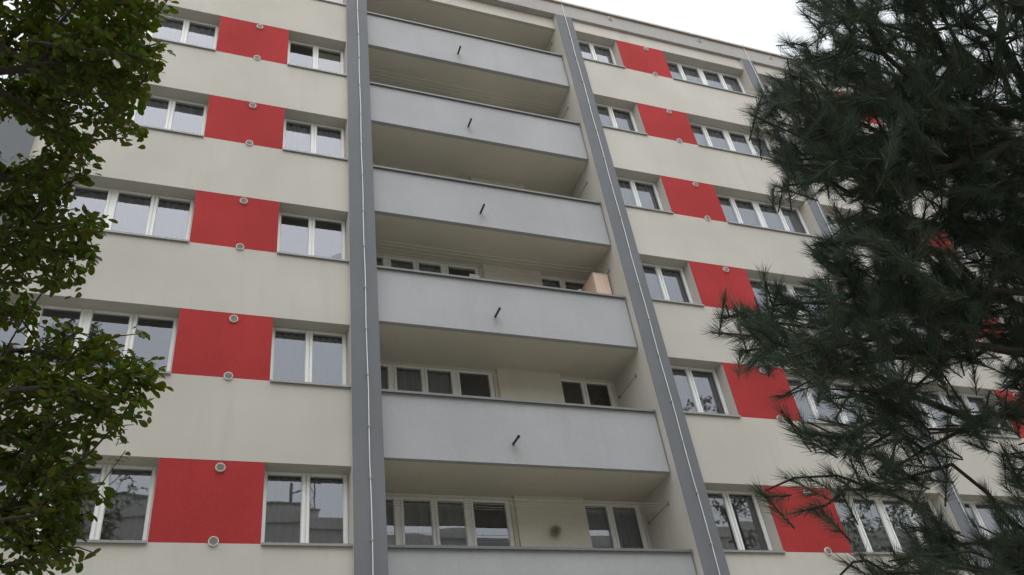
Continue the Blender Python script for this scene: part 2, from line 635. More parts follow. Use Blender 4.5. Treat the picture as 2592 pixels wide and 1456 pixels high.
# loggias
def loggia_bay(xa, xb, detail):
    W = xb - xa
    yp, yb = 0.10, 1.28
    for k in LEVELS:
        z = k * H
        f = z - 1.06
        top = (z + H - 1.245) if k < 5 else 15.31
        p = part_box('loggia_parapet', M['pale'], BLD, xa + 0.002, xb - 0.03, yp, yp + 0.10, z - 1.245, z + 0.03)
        mb = MB()
        mb.prism([(-0.055, -0.032), (-0.055, 0.012), (0.06, 0.026), (0.15, 0.018), (0.15, -0.014), (0.104, -0.014), (0.104, -0.0005), (-0.003, -0.0005), (-0.003, -0.026)], 0.0, W - 0.035)
        mb.build('coping', M['coping'], p, (xa + 0.004, yp, z + 0.031))
        mb = MB()
        L = (0.29, 0.29, 0.28, 0.26, 0.24, 0.23)[k]
        ang = rng.uniform(-0.01, 0.03)
        mb.tube([(0, 0.02, 0), (0, -L, -L * ang)], 0.024, 12, False)
        mb.tube([(0, -L, -L * ang), (0, 0.02, 0)], 0.019, 12, False)
        mb.build('drain_spout', M['spout'], p, (xa + 2.365, yp, z - 0.858), smooth=True)
        part_box('loggia_slab', M['soffit'], BLD, xa, xb, yp + 0.10, 3.0, z - 1.245, f)
        back = part_box('loggia_back_wall', M['soffit'], BLD, xa + 2.75, xa + 4.15, yb, yb + 0.10, f, top)
        # lintels and spandrels behind the frames
        part_box('loggia_lintel', M['soffit'], BLD, xa, xb, yb + 0.09, yb + 0.2, z + 1.50, top) if top - z > 1.5 else None
        part_box('loggia_spandrel', M['soffit'], BLD, xa, xa + 1.88, yb + 0.09, yb + 0.2, f, z + 0.0)
        part_box('loggia_spandrel', M['soffit'], BLD, xa + 4.10, xb, yb + 0.09, yb + 0.2, f, z + 0.0)
        part_box('loggia_reveal', M['soffit'], BLD, xa + 2.68, xa + 2.75, yb + 0.06, yb + 0.2, f, z + 1.5)
        part_box('loggia_reveal', M['soffit'], BLD, xb - 0.06, xb, yb + 0.085, yb + 0.2, z, z + 1.5)
        ht = 1.50 if k < 5 else 1.29
        window(xa, xa + 1.88, z, [(0.002, 0.588, 1), (0.592, 1.286, 2)], yf=yb + 0.10, zb=0.0, ht=ht, sill=False, curtain=rng.choice(['net', None, 'drape']), depth=1.6)
        window(xa + 1.88, xa + 2.68, f, [(0.002, 0.796, 1)], yf=yb + 0.10, zb=0.03, ht=ht + 1.06, sill=False, curtain=None, depth=1.6, name='balcony_door')
        window(xa + 4.06, xb - 0.06, z, [(0.0, 1.31, 2)], yf=yb + 0.10, zb=0.0, ht=ht, sill=False, curtain=rng.choice(['net', None, 'drape']), depth=1.6)
    part_box('loggia_fascia', M['cream'], BLD, xa, xb, yp, yp + 0.1, 15.31, 15.80)
    part_box('loggia_top_slab', M['soffit'], BLD, xa, xb, yp + 0.1, 3.0, 15.31, 15.9)


loggia_bay(3.37, 8.80, True)
loggia_bay(21.58, 27.0, False)

# attic band, roof edge, roof wire
attic = part_box('attic_band', M['attic'], BLD, X0, X1, PF, 0.32, 15.77, 16.36)
for vx in (-2.1, 1.5, 4.6, 7.6, 10.62, 13.66, 16.26, 19.4, 22.6, 25.6):
    vent(attic, vx, PF, 16.19)
mb = MB()
mb.prism([(PF - 0.065, 16.345), (PF - 0.065, 16.41), (0.1, 16.43), (0.36, 16.42), (0.36, 16.361), (PF - 0.058, 16.361), (PF - 0.058, 16.345)], X0 - 0.06, X1 + 0.06)
mb.build('roof_edge', M['copper'], BLD)
mb = MB()
pts = []
for i in range(64):
    x = X0 + (X1 - X0) * i / 63
    pts.append((x, PF + 0.02, 16.475 + 0.006 * math.sin(i * 2.1)))
mb.tube(pts, 0.006, 5)
for i in range(31):
    mb.box(X0 + i + 0.4, X0 + i + 0.42, PF + 0.01, PF + 0.03, 16.41, 16.475)
mb.build('roof_wire', M['conduit'], BLD)

# ------------------------------------------------------------------ things in the loggias
def clothes_line(k, n, label, sag=0.02):
    z = k * H + 1.085
    c = link('clothes_line', None, None, (6.08, 0.83, z))
    tag(c, label, 'clothes line', 'clothes lines under the loggia ceilings')
    for x in (3.385, 8.785):
        b = MB()
        b.tube([(x, 0.44, z), (x, 1.22, z - 0.02)], 0.005, 6)
        b.box(x - 0.014, x + 0.014, 0.415, 0.445, z - 0.03, z + 0.03).box(x - 0.014, x + 0.014, 1.215, 1.245, z - 0.05, z + 0.01)
        o = b.build('rail', M['steel'], c)
    for i in range(n):
        y = 0.45 + 0.105 * i
        b = MB()
        sg = sag * rng.uniform(0.4, 1.6)
        b.tube([(3.39 + 5.39 * t, y, z - sg * 4 * t * (1 - t)) for t in [j / 12 for j in range(13)]], 0.0034, 5)
        b.build('cord', M['string'], c)


clothes_line(0, 5, 'pale cords strung across the lowest loggia, above its windows and round ornament', 0.03)
clothes_line(1, 0, 'bare dark rail on the side wall of the second loggia from the bottom')
clothes_line(2, 6, 'pale cords strung across the loggia that holds the wooden cabinet', 0.03)
clothes_line(3, 0, 'bare dark rail on the side wall of the loggia above the wooden cabinet')
clothes_line(4, 3, 'few pale cords strung across the second loggia from the roof', 0.03)
clothes_line(5, 0, 'bare dark rail on the side wall of the topmost loggia')

# cabinet
cz = 2 * H - 1.06
cab = link('wooden_cabinet', None, None, (8.57, 0.785, cz))
tag(cab, 'tall light wooden cabinet standing in the corner of a loggia', 'cabinet')
part_box('carcass', M['wood'], cab, 8.385, 8.755, 0.515, 1.07, cz + 0.05, 2 * H + 0.985)
part_box('top_board', M['wood'], cab, 8.375, 8.765, 0.49, 1.08, 2 * H + 0.986, 2 * H + 1.008)
part_box('plinth', M['wood'], cab, 8.395, 8.745, 0.54, 1.06, cz, cz + 0.049)
part_box('cabinet_door', M['wood'], cab, 8.39, 8.75, 0.495, 0.513, cz + 0.06, 2 * H + 0.98)
mb = MB()
mb.tube([(8.42, 0.48, 2 * H - 0.1), (8.42, 0.478, 2 * H + 0.05)], 0.006, 6)
mb.build('door_handle', M['steel'], cab)

# white bag beside the cabinet
v, f = [], []
n = 14
for j in range(8):
    t = j / 7
    for i in range(n):
        a = 2 * math.pi * i / n
        r = (0.05 + 0.05 * math.sin(math.pi * min(1, t * 1.15) ** 0.8)) * (1 + 0.12 * math.sin(3 * a + 5 * t))
        v.append((r * math.cos(a) * 0.9, r * math.sin(a), 0.42 * t - 0.3))
for j in range(7):
    for i in range(n):
        q = (i + 1) % n
        f.append((j * n + i, j * n + q, (j + 1) * n + q, (j + 1) * n + i))
f.append(tuple(range(n))[::-1])
f.append(tuple(7 * n + i for i in range(n)))
me = bpy.data.meshes.new('bag')
me.from_pydata(v, [], f)
me.materials.append(M['white'])
me.polygons.foreach_set('use_smooth', [True] * len(me.polygons))
bag = link('bag', me, None, (8.27, 1.02, 2 * H + 0.78))
tag(bag, 'small white bag hanging beside the wooden cabinet', 'bag')

# white board leaning by the balcony door
mb = MB()
mb.box(-0.115, 0.115, -0.012, 0.012, 0, 2.21)
bd = mb.build('board', M['white'], None, (5.86, 1.10, cz), rot=(R(-3), 0, 0))
tag(bd, 'narrow white board leaning beside the balcony door, left of the wooden cabinet', 'board')

# round moss ornament on the lowest loggia wall
nb = 900
rs = np.random.RandomState(3)
d = rs.normal(size=(nb, 3))
d /= np.linalg.norm(d, axis=1)[:, None]
v, f = [], []
for i in range(nb):
    a = Vector(d[i])
    t = a.orthogonal().normalized() * 0.004
    t2 = (Matrix.Rotation(rs.uniform(0, 6.28), 3, a) @ t)
    tip = a * (0.105 + 0.02 * rs.uniform(-1, 1)) + Vector(rs.normal(size=3)) * 0.012
    b = len(v)
    base = a * 0.05
    v += [tuple(base - t2), tuple(base + t2), tuple(tip)]
    f.append((b, b + 1, b + 2))
me = bpy.data.meshes.new('moss_ball')
me.from_pydata(v, [], f)
me.materials.append(M['moss'])
ob = link('wall_ornament', None, None, (6.80, 1.28, 0.76))
tag(ob, 'small round mossy ball ornament on the cream wall of the lowest loggia', 'ornament')
link('moss_ball', me, ob, (6.80, 1.19, 0.845))
mb = MB()
mb.tube([(6.80, 1.275, 0.95), (6.80, 1.2, 0.94), (6.80, 1.19, 0.88)], 0.004, 5)
mb.build('hook', M['steel'], ob)

# ------------------------------------------------------------------ trees
def grow(tips, root, trunk_nodes, seed, bend=0.1, up=0.15):
    """join every tip to the nearest node of the growing skeleton; returns nodes and parents"""
    r = np.random.RandomState(seed)
    P = [np.array(p, float) for p in trunk_nodes]
    par = [-1] + list(range(len(trunk_nodes) - 1))
    depth = [0.0]
    for i in range(1, len(P)):
        depth.append(depth[-1] + np.linalg.norm(P[i] - P[i - 1]) * 0.35)
    order = np.argsort([min(np.linalg.norm(t - q) for q in P) for t in tips])
    endn = [0] * len(tips)
    A = np.array(P)
    D = np.array(depth)
    for ti in order:
        t = tips[ti]
        dist = np.linalg.norm(A - t, axis=1)
        cost = dist + 0.45 * D + np.where(A[:, 2] > t[2] + 0.08, 1.4 * (A[:, 2] - t[2]), 0)
        j = int(np.argmin(cost))
        a = A[j]
        L = dist[j]
        n = max(1, int(L / 0.22))
        off = r.normal(size=3) * bend * L
        off[2] -= up * L
        new, nd = [], []
        prev = j
        for s in range(1, n + 1):
            u = s / n
            q = a + (t - a) * u + off * (u * (1 - u)) * 1.6
            P.append(q)
            par.append(prev)
            prev = len(P) - 1
            new.append(q)
            nd.append(D[j] + L * u)
        endn[ti] = prev
        A = np.vstack([A, np.array(new)])
        D = np.concatenate([D, nd])
    return np.array(P), np.array(par), np.array(endn)


def skeleton_mesh(name, P, par, endn, mat, r_tip, r_max, first_branch, power=2.3):
    n = len(P)
    cnt = np.zeros(n)
    cnt[endn] += 1
    for i in range(n - 1, -1, -1):
        if par[i] >= 0:
            cnt[par[i]] += cnt[i]
    cnt = np.maximum(cnt, 1)
    rad = np.minimum(r_max, r_tip * cnt ** (1 / power))
    # chains between forks
    kids = [[] for _ in range(n)]
    for i in range(n):
        if par[i] >= 0:
            kids[par[i]].append(i)
    trunk, br = MB(), MB()
    start = [(0, None)]
    while start:
        i, frm = start.pop()
        chain = [i] if frm is None else [frm, i]
        while kids[chain[-1]]:
            ks = sorted(kids[chain[-1]], key=lambda q: -cnt[q])
            for q in ks[1:]:
                start.append((q, chain[-1]))
            chain.append(ks[0])
        rr = [rad[q] for q in chain]
        if frm is not None:
            rr[0] = min(rr[0], rr[1] * 1.25)
        big = rr[0] > r_tip * 4
        mbx = trunk if frm is None else br
        mbx.tube([tuple(P[q]) for q in chain], rr, 9 if frm is None else (6 if big else 4), False)
    return trunk.mesh('trunk', mat, True), br.mesh(name, mat, True)


def instances(tv, tf, mats, pos):
    """numpy: copies of a template (verts tv, faces tf) under matrices mats (N,3,3) at pos (N,3)"""
    N, nv = len(pos), len(tv)
    V = np.einsum('nij,vj->nvi', mats, tv) + pos[:, None, :]
    return V.reshape(-1, 3), N, nv


def fast_mesh(name, V, tris, mat):
    me = bpy.data.meshes.new(name)
    me.vertices.add(len(V))
    me.vertices.foreach_set('co', np.ascontiguousarray(V, dtype=np.float32).ravel())
    nt_ = len(tris)
    me.loops.add(nt_ * 3)
    me.loops.foreach_set('vertex_index', np.ascontiguousarray(tris, dtype=np.int32).ravel())
    me.polygons.add(nt_)
    me.polygons.foreach_set('loop_start', np.arange(0, nt_ * 3, 3, dtype=np.int32))
    me.materials.append(mat)
    me.update(calc_edges=True)
    me.validate()
    return me


def leaf_template():
    """an obovate leaf with a folded midrib, a drooping tip and a short stalk"""
    V = [(0, 0, 0)]
    for x, w, z in ((0.16, 0.115, 0.0), (0.40, 0.225, -0.012), (0.66, 0.265, -0.045), (0.87, 0.185, -0.085)):
        V += [(x, -w, z + 0.16 * w), (x - 0.01, 0, z - 0.02), (x, w, z + 0.16 * w)]
    V += [(1.0, 0, -0.13), (-0.22, 0.012, 0.03), (-0.22, -0.012, 0.03)]
    F = [(0, 1, 2), (0, 2, 3)]
    for i in range(3):
        a = 1 + 3 * i
        F += [(a, a + 3, a + 4), (a, a + 4, a + 1), (a + 1, a + 4, a + 5), (a + 1, a + 5, a + 2)]
    F += [(10, 13, 11), (11, 13, 12), (0, 14, 15)]
    return np.array(V, float), np.array(F)


LEAF_V, LEAF_F = leaf_template()


def basis(x, zhint):
    x = x / np.linalg.norm(x, axis=1)[:, None]
    y = np.cross(zhint, x)
    y /= (np.linalg.norm(y, axis=1)[:, None] + 1e-9)
    z = np.cross(x, y)
    return np.stack([x, y, z], axis=2)


def sample_tips(blobs, spread, per, seed, spread_dir, thick=None):
    r = np.random.RandomState(seed)
    tips = []
    for (x, y, z, rad) in blobs:
        n = max(1, round(per * (rad / 0.12) ** 2 * (1.0 if rad < 0.2 else 0.55 if rad < 0.4 else 0.3) * (thick(x, y, z) if thick else 1.0)))
        for _ in range(n):
            d = r.normal(size=3)
            d *= rad * r.uniform(0.1, 1.0) ** 0.5 / np.linalg.norm(d)
            tips.append(np.array((x, y, z)) + d + spread_dir * r.uniform(-1, 1) * spread * min(1.0, rad / 0.12))
    return np.array(tips)


def broadleaf(name, blobs, trunk, label, seed, per, spread, spread_dir, leaf_len, n_single, near, twig_leaves=9):
    root = link(name, None, None, trunk[0])
    tag(root, label, 'tree')
    tips = sample_tips(blobs, spread, per, seed, spread_dir)
    P, par, endn = grow(tips, None, trunk, seed)
    tm, bm_ = skeleton_mesh('branches', P, par, endn, M['bark2'], 0.0032, 0.16, len(trunk))
    link('trunk', tm, root)
    link('branches', bm_, root)
    r = np.random.RandomState(seed + 1)
    X, Z, C, S = [], [], [], []
    for ti, t in enumerate(tips):
        e = endn[ti]
        d = P[e] - P[par[e]]
        d = d / (np.linalg.norm(d) + 1e-9)
        d = d + r.normal(size=3) * 0.35 + np.array((0, 0, -0.25))
        d /= np.linalg.norm(d)
        side = np.cross(d, (0, 0, 1.0)) + r.normal(size=3) * 0.15
        side /= np.linalg.norm(side)
        nl = int(twig_leaves * r.uniform(0.7, 1.3))
        for q in range(nl):
            u = q / nl
            p = t - d * (0.17 * (1 - u)) + np.array((0, 0, -0.02)) * u
            s = 1 if q % 2 else -1
            ld = d * (0.45 + 0.7 * u) + side * s * (1.0 - 0.45 * u) + r.normal(size=3) * 0.28 + np.array((0, 0, -0.22))
            zn = np.array((0, 0, 1.0)) + r.normal(size=3) * 0.45
            X.append(ld)
            Z.append(zn)
            C.append(p)
            S.append(leaf_len * r.uniform(0.65, 1.15))
    X, Z, C, S = map(np.array, (X, Z, C, S))
    B = basis(X, Z)
    C = C + B[:, :, 0] * (0.2 * S)[:, None]
    # the leaves that show largest are parts of their own
    dist = np.linalg.norm(C - np.array(near[:3]), axis=1) if near is not None else np.zeros(len(C))
    single = np.zeros(len(C), bool)
    if n_single:
        face = np.abs(np.einsum('ni,ni->n', B[:, :, 2], (C - np.array(near[:3])) / dist[:, None]))
        score = S / dist * (0.4 + face)
        ok = near[3](C)
        score = np.where(ok, score, 0)
        single[np.argsort(-score)[:n_single]] = True
    mats = B * S[:, None, None]
    V, N, nv = instances(LEAF_V, LEAF_F, mats[~single], C[~single])
    T = (LEAF_F[None] + (np.arange(N) * nv)[:, None, None]).reshape(-1, 3)
    fo = link('foliage', fast_mesh('foliage', V, T, M['leaf']), root)
    fo['kind'] = 'stuff'
    if n_single:
        lm = bpy.data.meshes.new('leaf')
        lm.from_pydata([tuple(q) for q in LEAF_V], [], [tuple(int(i) for i in q) for q in LEAF_F])
        lm.materials.append(M['leaf'])
        base = WLOC[root.name]
        for i in np.nonzero(single)[0]:
            o = bpy.data.objects.new('leaf', lm)
            COL.objects.link(o)
            o.parent = root
            m4 = Matrix([list(mats[i][a]) + [C[i][a] - base[a]] for a in range(3)] + [[0, 0, 0, 1]])
            o.matrix_basis = m4
    return root


def needle_tuft(seed, n=150, L=0.086):
    r = np.random.RandomState(seed)
    V, T = [], []
    for i in range(n):
        u = r.uniform(0, 1)
        s = -0.19 * (1 - u)                       # along the shoot (x axis), tip at 0
        a = r.uniform(0, 2 * math.pi)
        ang = R(50) * (1 - u) + R(20) * u + r.normal() * 0.17
        d = np.array((math.cos(ang), math.sin(ang) * math.cos(a), math.sin(ang) * math.sin(a)))
        ln = L * r.uniform(0.7, 1.12)
        w = np.cross(d, r.normal(size=3))
        w = w / np.linalg.norm(w) * 0.0009
        p0 = np.array((s, 0, 0)) + d * 0.003
        mid = p0 + d * ln * 0.55
        tip = p0 + d * ln + np.array((0.10, 0, 0)) * ln * 0.6
        b = len(V)
        V += [p0 - w, p0 + w, mid - w, mid + w, tip]
        T += [(b, b + 1, b + 3), (b, b + 3, b + 2), (b + 2, b + 3, b + 4)]
    # the shoot itself
    b = len(V)
    for x, rr in ((-0.20, 0.0045), (0.012, 0.003)):
        for k in range(4):
            V.append(np.array((x, rr * math.cos(k * 1.571), rr * math.sin(k * 1.571))))
    for k in range(4):
        q = (k + 1) % 4
        T += [(b + k, b + q, b + 4 + q), (b + k, b + 4 + q, b + 4 + k)]
    return np.array(V), np.array(T)


def pine(name, blobs, trunk, label, seed, per, spread, spread_dir, n_single, near):
    root = link(name, None, None, trunk[0])
    tag(root, label, 'tree')
    tips = sample_tips(blobs, spread, per, seed, spread_dir, lambda x, y, z: 1.5 if z > -2.55 else 1.25 if z > -3.3 or z < -3.95 else 1.3)      # the upper crown is denser
    P, par, endn = grow(tips, None, trunk, seed, 0.12, 0.10)
    tm, bm_ = skeleton_mesh('branches', P, par, endn, M['bark'], 0.0042, 0.17, len(trunk), 2.7)
    link('trunk', tm, root)
    link('branches', bm_, root)
    r = np.random.RandomState(seed + 5)
    X, C, S = [], [], []
    for ti, t in enumerate(tips):
        e = endn[ti]
        d = P[e] - P[par[e]]
        d = d / (np.linalg.norm(d) + 1e-9)
        d0 = d * 0.8 + np.array((0, 0, 0.55)) + r.normal(size=3) * 0.3
        X.append(d0)
        C.append(t + 0.03 * d)
        S.append(r.uniform(0.85, 1.15))
        back = P[par[e]]
        for q in range(r.randint(0, 3)):
            u = r.uniform(0.15, 0.8)
            X.append(d * 0.7 + r.normal(size=3) * 0.55 + np.array((0, 0, 0.25)))
            C.append(t + (back - t) * u + r.normal(size=3) * 0.03)
            S.append(r.uniform(0.7, 1.0))
    X, C, S = map(np.array, (X, C, S))
    B = basis(X, r.normal(size=X.shape))
    mats = B * S[:, None, None]
    dist = np.linalg.norm(C - np.array(near[:3]), axis=1)
    score = np.where(near[3](C), S / dist, 0)
    single = np.zeros(len(C), bool)
    single[np.argsort(-score)[:n_single]] = True
    tv = [needle_tuft(50 + i) for i in range(5)]
    kind = r.randint(0, 5, len(C))
    Vs, Ts, off = [], [], 0
    for q in range(5):
        sel = (~single) & (kind == q)
        V, N, nv = instances(tv[q][0], tv[q][1], mats[sel], C[sel])
        Ts.append((tv[q][1][None] + (np.arange(N) * nv)[:, None, None]).reshape(-1, 3) + off)
        Vs.append(V)
        off += len(V)
    fo = link('needles', fast_mesh('needles', np.vstack(Vs), np.vstack(Ts), M['needle']), root)
    fo['kind'] = 'stuff'
    tms = [fast_mesh('needle_tuft', tv[q][0], tv[q][1], M['needle']) for q in range(5)]
    base = WLOC[root.name]
    for i in np.nonzero(single)[0]:
        o = bpy.data.objects.new('needle_tuft', tms[kind[i]])
        COL.objects.link(o)
        o.parent = root
        o.matrix_basis = Matrix([list(mats[i][a]) + [C[i][a] - base[a]] for a in range(3)] + [[0, 0, 0, 1]])
    print('pine tufts', len(C), 'tris', sum(len(t) for t in Ts))
    return root


EYE = (0.295, -12.48, -5.33)


def right_of_view(C):
    """the side of the crown that looks towards the footpath and the facade"""
    return (C[:, 0] < 4.35) & (C[:, 2] > -4.4) & (C[:, 2] < -1.2)


def left_of_view(C):
    return (C[:, 0] > -1.25) & (C[:, 2] < 0.2)


LEAFY = [
    (-1.04,-8.29,0.12,0.38), (-0.68,-8.57,-0.10,0.33), (-0.40,-8.71,-0.20,0.23), (-0.21,-8.86,-0.20,0.13), (-1.05,-7.89,0.06,0.36), (-0.67,-8.43,-0.34,0.27), (-0.39,-8.71,-0.45,0.20),
    (-0.19,-8.88,-0.55,0.10), (-0.13,-8.86,-0.69,0.08), (-0.29,-8.72,-0.56,0.12), (-0.14,-8.80,-0.73,0.06), (-0.33,-8.34,-0.35,0.13), (-0.22,-8.38,-0.44,0.08), (-0.36,-8.23,-0.45,0.12),
    (-0.29,-8.20,-0.60,0.09), (-0.29,-8.14,-0.66,0.05), (-0.60,-8.10,-0.07,0.16), (-0.89,-7.74,0.09,0.18), (-1.14,-7.54,0.26,0.12), (-0.63,-7.93,-0.09,0.07), (-0.54,-7.86,-0.13,0.05),
    (-0.68,-7.82,-0.19,0.10), (-0.82,-7.78,-0.26,0.13), (-0.61,-7.79,-0.35,0.11), (-0.68,-7.80,-0.49,0.13), (-0.56,-7.83,-0.58,0.08), (-0.78,-7.63,-0.54,0.16), (-0.57,-7.83,-0.72,0.08),
    (-1.08,-7.24,-0.29,0.10), (-0.88,-7.30,-0.47,0.18), (-0.68,-7.59,-0.71,0.11), (-1.06,-7.23,-0.59,0.15), (-0.82,-7.40,-0.79,0.11), (-0.88,-7.41,-0.95,0.14), (-0.61,-7.68,-1.19,0.12),
    (-0.46,-7.88,-1.24,0.07), (-0.32,-8.06,-1.32,0.05), (-0.44,-7.80,-1.33,0.10), (-0.33,-7.97,-1.42,0.06), (-0.56,-7.66,-1.36,0.11), (-0.39,-7.81,-1.46,0.06), (-0.74,-7.45,-1.18,0.12),
    (-0.89,-7.30,-1.08,0.09), (-0.47,-7.66,-1.50,0.06), (-0.61,-7.60,-1.45,0.08), (-0.60,-7.53,-1.54,0.04), (-0.79,-7.37,-1.29,0.07), (-0.94,-7.22,-1.20,0.09), (-0.92,-7.11,-1.34,0.12),
    (-0.74,-7.14,-1.41,0.07), (-0.91,-7.01,-1.47,0.06), (-0.76,-7.27,-1.95,0.14), (-0.58,-7.41,-2.05,0.15), (-0.38,-7.56,-2.14,0.15), (-0.24,-7.70,-2.09,0.12), (-0.12,-7.76,-2.16,0.09),
    (-0.06,-7.70,-2.25,0.11), (0.05,-7.78,-2.29,0.09), (0.11,-7.91,-2.27,0.04), (0.02,-7.97,-2.19,0.03), (-0.02,-7.95,-2.22,0.03), (0.11,-7.85,-2.36,0.04), (0.02,-7.72,-2.39,0.07),
    (0.01,-7.69,-2.44,0.04), (-0.19,-7.58,-2.27,0.14), (-0.39,-7.38,-2.25,0.16), (-0.61,-7.22,-2.17,0.17), (-0.77,-7.07,-2.08,0.15), (-0.19,-7.48,-2.43,0.11), (-0.07,-7.53,-2.53,0.06),
    (-0.04,-7.50,-2.58,0.03), (-0.32,-7.38,-2.43,0.12), (-0.53,-7.19,-2.40,0.15), (-0.70,-7.04,-2.32,0.11), (-0.39,-7.23,-2.51,0.11), (-0.60,-7.03,-2.50,0.15), (-0.40,-7.17,-2.62,0.14),
    (-0.26,-7.25,-2.65,0.09), (-0.63,-6.86,-2.63,0.17), (-0.41,-7.01,-2.72,0.17), (-0.24,-7.19,-2.77,0.11), (-0.16,-7.25,-2.85,0.06), (-0.07,-7.35,-2.88,0.03), (-0.19,-7.13,-2.89,0.09),
    (-0.35,-7.03,-2.90,0.14), (-0.55,-6.88,-2.81,0.14), (-0.39,-7.09,-3.03,0.07), (-0.36,-7.07,-3.08,0.03), (-0.43,-7.06,-3.11,0.03), (-0.42,-7.08,-3.05,0.04), (-1.75,-8.17,0.06,0.56),
    (-1.77,-7.55,-0.21,0.57), (-1.64,-7.13,-0.92,0.56), (-1.45,-6.96,-1.75,0.53), (-1.29,-6.75,-2.47,0.51), (-2.13,-7.77,-0.16,0.64), (-2.05,-7.03,-0.90,0.64), (-1.80,-6.73,-1.93,0.60),
    (-0.98,-8.73,0.45,0.48), (-0.40,-8.99,0.23,0.33), (-1.73,-8.67,0.69,0.67), (-0.97,-9.09,1.13,0.57), (-2.28,-8.64,0.70,0.69),
]
LEAFY_TOP = [(-2.57,-9.37,6.56,0.42), (-2.53,-8.64,8.80,0.42), (-3.64,-7.99,2.40,0.42), (-2.13,-8.43,6.74,0.42), (-2.47,-7.19,5.48,0.42), (-1.85,-8.15,6.22,0.42), (-1.22,-8.84,4.16,0.42), (-2.36,-8.61,3.32,0.42), (-2.27,-8.00,6.52,0.42), (-2.42,-7.94,8.30,0.42), (-2.39,-8.30,9.08,0.42), (-2.84,-8.27,8.93,0.42), (-1.31,-8.60,3.63,0.42), (-2.35,-8.30,8.97,0.42), (-2.20,-7.76,4.73,0.42), (-2.79,-7.46,2.66,0.42), (-2.73,-8.61,2.22,0.42), (-2.05,-9.04,4.37,0.42), (-3.91,-8.06,4.41,0.42), (-2.22,-8.24,2.60,0.42), (-2.35,-8.40,7.45,0.42), (-3.01,-7.71,7.71,0.42), (-2.12,-8.10,2.26,0.42), (-2.37,-7.88,8.89,0.42), (-2.23,-8.29,8.71,0.42), (-4.03,-8.40,4.68,0.42), (-2.52,-9.25,2.96,0.42), (-1.67,-8.03,8.22,0.42), (-3.03,-7.50,2.84,0.42), (-2.83,-7.76,8.63,0.42), (-2.81,-7.56,6.02,0.42), (-2.04,-7.99,3.44,0.42), (-2.01,-8.21,7.02,0.42), (-1.70,-8.26,2.54,0.42), (-2.40,-7.11,5.04,0.42), (-3.03,-8.07,7.98,0.42), (-2.24,-8.33,2.59,0.42), (-2.20,-8.61,5.65,0.42), (-1.60,-8.45,7.32,0.42), (-2.00,-7.86,7.72,0.42), (-2.12,-8.68,3.24,0.42), (-0.84,-8.21,5.37,0.42), (-2.73,-8.14,9.03,0.42), (-3.08,-8.13,7.31,0.42), (-1.92,-7.56,5.03,0.42), (-2.26,-8.25,9.12,0.42), (-2.76,-7.84,5.70,0.42), (-2.18,-9.55,4.11,0.42), (-2.16,-9.49,4.73,0.42), (-3.11,-9.06,7.06,0.42), (-2.73,-8.86,4.74,0.42), (-2.33,-9.38,5.60,0.42), (-1.25,-8.58,4.26,0.42), (-1.40,-8.13,6.26,0.42), (-2.98,-8.96,3.95,0.42), (-3.03,-8.80,7.92,0.42), (-3.42,-9.19,4.64,0.42), (-3.02,-7.59,8.00,0.42), (-2.82,-8.86,8.29,0.42), (-2.80,-8.23,8.90,0.42)]
